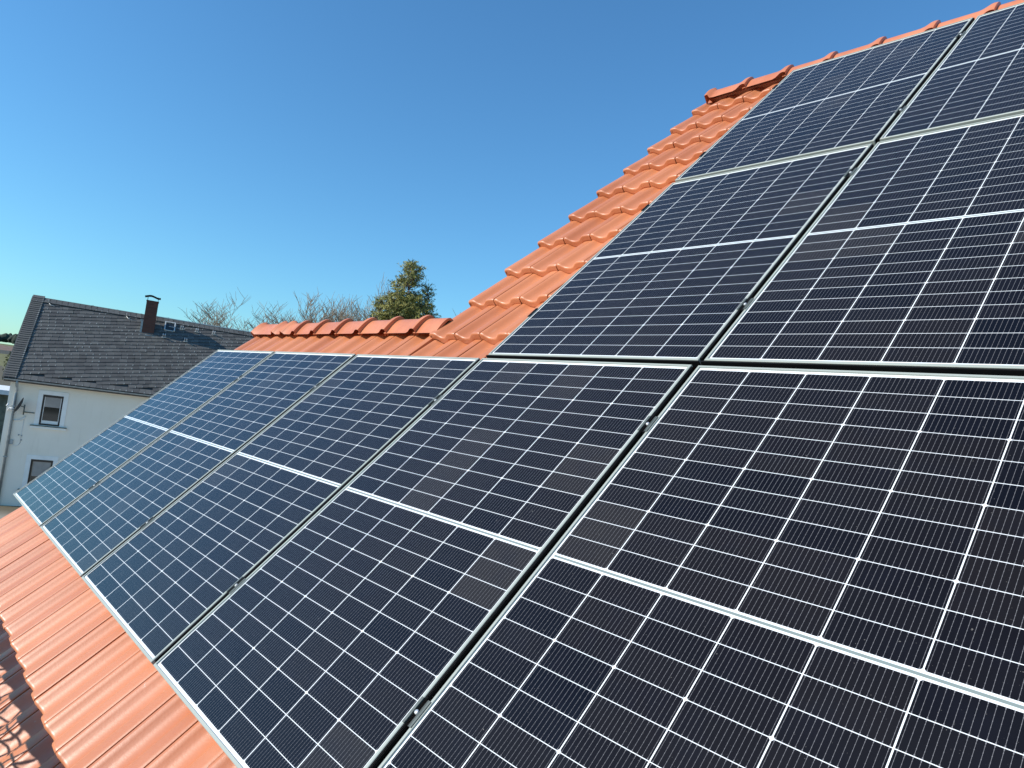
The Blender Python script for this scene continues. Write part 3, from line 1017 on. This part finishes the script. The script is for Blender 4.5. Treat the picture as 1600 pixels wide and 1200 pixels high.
def conifer(az, dist, height, radius, seed, lab):
    r_ = random.Random(seed)
    p = at(az, dist)
    base = HG(p.x, p.y)
    root = empty('conifer_tree', Matrix.Translation((p.x, p.y, base)), lab, 'tree')
    tb, cb_ = MB(), MB()
    tb.tube([(0, 0, 0), (0.03, 0.02, height * 0.5), (0, 0, height * 0.97)], [0.24, 0.14, 0.012], 10)
    stems = [(0.0, 0.0, height, 1.0)]
    # side leaders that give the crown its uneven top
    side = Vector((math.sin(R(az)), math.cos(R(az)), 0))        # to the right in the picture
    for off, fwd, hh, w in ((0.95, -0.5, 0.935, 0.36), (-0.58, -0.4, 0.945, 0.34), (-1.25, -0.3, 0.86, 0.36), (1.55, -0.4, 0.80, 0.36), (-0.2, -0.9, 0.88, 0.3), (2.35, 0.1, 0.70, 0.40), (-2.1, 0, 0.70, 0.40), (0.4, -1.3, 0.80, 0.34), (-0.9, -1.2, 0.74, 0.34)):
        q = side * off + Vector((math.cos(R(az)), -math.sin(R(az)), 0)) * fwd
        stems.append((q.x, q.y, height * hh, w))
        z0 = height * (hh - 0.25)
        tb.tube([(q.x * 0.25, q.y * 0.25, z0 - 0.5), (q.x * 0.8, q.y * 0.8, z0 + 0.3), (q.x, q.y, height * hh)], [0.06, 0.04, 0.008], 6)
    def spray(o, d, L, tone):
        """a drooping twig of needles: narrow leaf-like faces round an axis"""
        dn = d.normalized()
        a = dn.cross(Vector((0, 0, 1)))
        if a.length < 0.1:
            a = Vector((1, 0, 0))
        a.normalize()
        b = a.cross(dn)
        n = max(4, int(L / 0.045))
        for i in range(n):
            f = (i + r_.random()) / n
            c = o + dn * L * f + Vector((0, 0, -0.10 * L * f * f))
            ang = r_.uniform(0, 2 * math.pi)
            out = (a * math.cos(ang) + b * math.sin(ang)) * r_.uniform(0.06, 0.13) + dn * r_.uniform(0.02, 0.10)
            w_ = (out.cross(dn).normalized()) * r_.uniform(0.013, 0.025)
            tn = min(1, max(0, tone + r_.uniform(-0.25, 0.25)))
            cb_.add([c - w_, c + w_, c + out + w_ * 0.4, c + out - w_ * 0.4], [(0, 1, 2, 3)], False, tn)
    for (sx_, sy_, sh, sw) in stems:
        R0 = radius * sw
        zbot = max(2.0, sh - (height - 2.0) * (1.0 if sw == 1.0 else 0.5))
        z = zbot
        while z < sh - 0.05:
            t = (sh - z) / (sh - zbot)
            rad = R0 * min(1.0, (1.10 * t ** 0.66)) * (0.86 + 0.22 * math.sin(z * 3.1 + sx_ * 5))
            nb_ = max(3, int(7 + 13 * min(1, rad)))
            nb_ = int(nb_ * (1.25 if sw == 1.0 else 1.05))
            for k in range(nb_):
                a = r_.uniform(0, 2 * math.pi)
                L = rad * r_.uniform(0.42, 1.22) + 0.05
                rise = 0.75 if t < 0.12 else 0.30 - 0.55 * min(1, t)
                d = Vector((math.cos(a), math.sin(a), rise + r_.uniform(-0.15, 0.15)))
                o = Vector((sx_, sy_, z + r_.uniform(-0.1, 0.1)))
                br = o + d * L
                tb.tube([o, o + d * L * 0.6, br], [0.018, 0.010, 0.004], 3, caps=False)
                # sprays along the outer part of the branch
                ns = max(2, int(L / 0.13))
                for s_ in range(ns):
                    f = 0.30 + 0.72 * (s_ + r_.random() * 0.8) / ns
                    sd_ = Vector((d.x + r_.uniform(-0.9, 0.9), d.y + r_.uniform(-0.9, 0.9), d.z + r_.uniform(-0.9, 0.25)))
                    spray(o + d * L * f, sd_, r_.uniform(0.18, 0.36), r_.uniform(0.15, 0.9))
            z += 0.145 if sw == 1.0 else 0.17
        spray(Vector((sx_, sy_, sh - 0.45)), Vector((0, 0, 1)), 0.5, 0.5)
    tb.build('trunk', MBARK, root)
    cb_.build('crown', MNEEDLE, root)

conifer(32.6, 34.0, 13.1, 2.9, 5, 'dark green spruce with ragged top behind the lower ridge')
bare_tree(20.2, 62.0, 10.0, 0.55, 11, 'low round bare tree behind the right end of the slate roof')
bare_tree(18.7, 70.0, 9.6, 0.60, 12, 'leftmost bare tree, just over the slate ridge')
bare_tree(23.2, 48.0, 10.6, 0.62, 13, 'bare tree with crooked level boughs behind the humped ridge end')
bare_tree(25.6, 52.0, 11.2, 0.58, 14, 'bare tree in the middle of the row between slate roof and spruce')
bare_tree(27.6, 44.0, 11.2, 0.50, 15, 'thin bare tree left of the tall one beside the spruce')
bare_tree(29.3, 40.0, 12.3, 0.42, 16, 'tall slender bare tree against the left side of the spruce')
bare_tree(21.8, 66.0, 9.9, 0.60, 18, 'bare tree behind the ridge end tile, right of the low round one')
bare_tree(24.5, 60.0, 10.9, 0.60, 19, 'far bare tree between the crooked one and the middle one')
bare_tree(28.6, 56.0, 12.4, 0.50, 20, 'far bare tree between the thin and the slender tree')
bare_tree(35.9, 30.0, 9.4, 0.40, 17, 'small bare tree top right of the spruce above the ridge')

# far wood on the hill, a lone dark tree, pale low building left of the slate house
fw = MB()
r_ = random.Random(21)
for k in range(420):
    az = r_.uniform(-8, 60)
    d = r_.uniform(470, 520)
    p = at(az, d)
    z = HG(p.x, p.y)
    hh, ww = r_.uniform(3, 6.0), r_.uniform(2.0, 4.0)
    n = 7
    rings = []
    for (fz, fr) in ((0, 0.7), (0.3, 1.0), (0.65, 0.75), (0.9, 0.35), (1.0, 0.05)):
        rings.append([(p.x + ww * fr * r_.uniform(0.75, 1.2) * math.cos(2 * math.pi * i / n), p.y + ww * fr * r_.uniform(0.75, 1.2) * math.sin(2 * math.pi * i / n), z + hh * fz) for i in range(n)])
    fw.loft(rings, closed=True, smooth=False, tone=r_.random())
tag(fw.build('far_wood', MWOODS), 'dark strip of far wood along the hill', 'wood', kind='stuff')

lt = empty('field_tree', Matrix.Translation(at(6.55, 260)) , 'lone dark tree on the far field left of the slate roof', 'tree')
p = at(6.55, 260)
lt.location = (p.x, p.y, HG(p.x, p.y))
t1 = MB(); t1.tube([(0, 0, 0), (0, 0, 3)], [0.25, 0.15], 8); t1.build('trunk', MBARK, lt)
t2 = MB()
for k in range(900):
    th_ = r_.uniform(0, 6.283); zz = r_.uniform(0.12, 1.0)
    rr = 2.6 * math.sqrt(max(0.02, 1 - ((zz - 0.42) / 0.6) ** 2)) * r_.uniform(0.3, 1.05)
    c = Vector((rr * math.cos(th_), rr * math.sin(th_), zz * 7.5))
    a = Vector((r_.uniform(-1, 1), r_.uniform(-1, 1), r_.uniform(-1, 1))) * 0.5
    b = Vector((r_.uniform(-1, 1), r_.uniform(-1, 1), r_.uniform(-1, 1))) * 0.5
    t2.add([c, c + a, c + b], [(0, 1, 2)], tone=0.2 * r_.random())
t2.build('crown', MNEEDLE, lt)

p = at(4.2, 62)
hs = empty('low_shed', Matrix.Translation((p.x, p.y, HG(p.x, p.y))) @ Matrix.Rotation(R(-14), 4, 'Z'), 'low shed with pale roof edge left of the slate house', 'shed')
s1 = MB(); s1.box((-4, -6, 0), (4, 5, 3.55)); s1.build('wall', MSHED, hs)
s2 = MB(); s2.box((-4.4, -6.4, 3.56), (4.4, 5.4, 3.86)); s2.build('roof', MWHITE, hs)

# ------------------------------------------------------------------ safety net on the scaffold below the eave (it throws the looped shadow on the lowest tiles)
net = empty('safety_net', Matrix.Translation((2.6, -0.85, 0)), 'green scaffold safety net hung from a board along the eave', 'net')
bm_ = MB()
bm_.box((-2.4, -0.015, 5.160), (2.0, 0.015, 5.232))
bm_.build('top_board', MWOOD, net)
for px in (-2.2, 1.7):
    pp = MB()
    pp.tube([(px, -0.05, 0), (px, -0.05, 5.3)], 0.024, 10)
    pp.build('post', MZINC, net)
nm_ = MB()
r_ = random.Random(4)
def sag(x, z):
    """where the cord lattice hangs: folded and slack below the board"""
    d_ = 5.16 - z
    return Vector((x + 0.035 * math.sin(z * 19 + x * 7) * min(1, d_ * 6), 0.02 * math.sin(x * 11 + z * 9), z - 0.035 * math.sin(x * 13.0 + 0.8) * min(1, d_ * 5) - 0.02 * math.sin(x * 37.0) * min(1, d_ * 4)))
x = -2.38
while x < 1.98:
    nm_.tube([sag(x + 0.014 * math.sin(k * 1.3 + x * 5), 5.16 - 0.62 * k / 16) for k in range(17)], 0.0055, 4, caps=False)
    x += r_.uniform(0.038, 0.062)
z = 5.10
while z > 4.55:
    nm_.tube([sag(-2.38 + 4.36 * k / 120, z) for k in range(121)], 0.0055, 4, caps=False)
    z -= r_.uniform(0.038, 0.056)
nm_.build('netting', MNET, net)
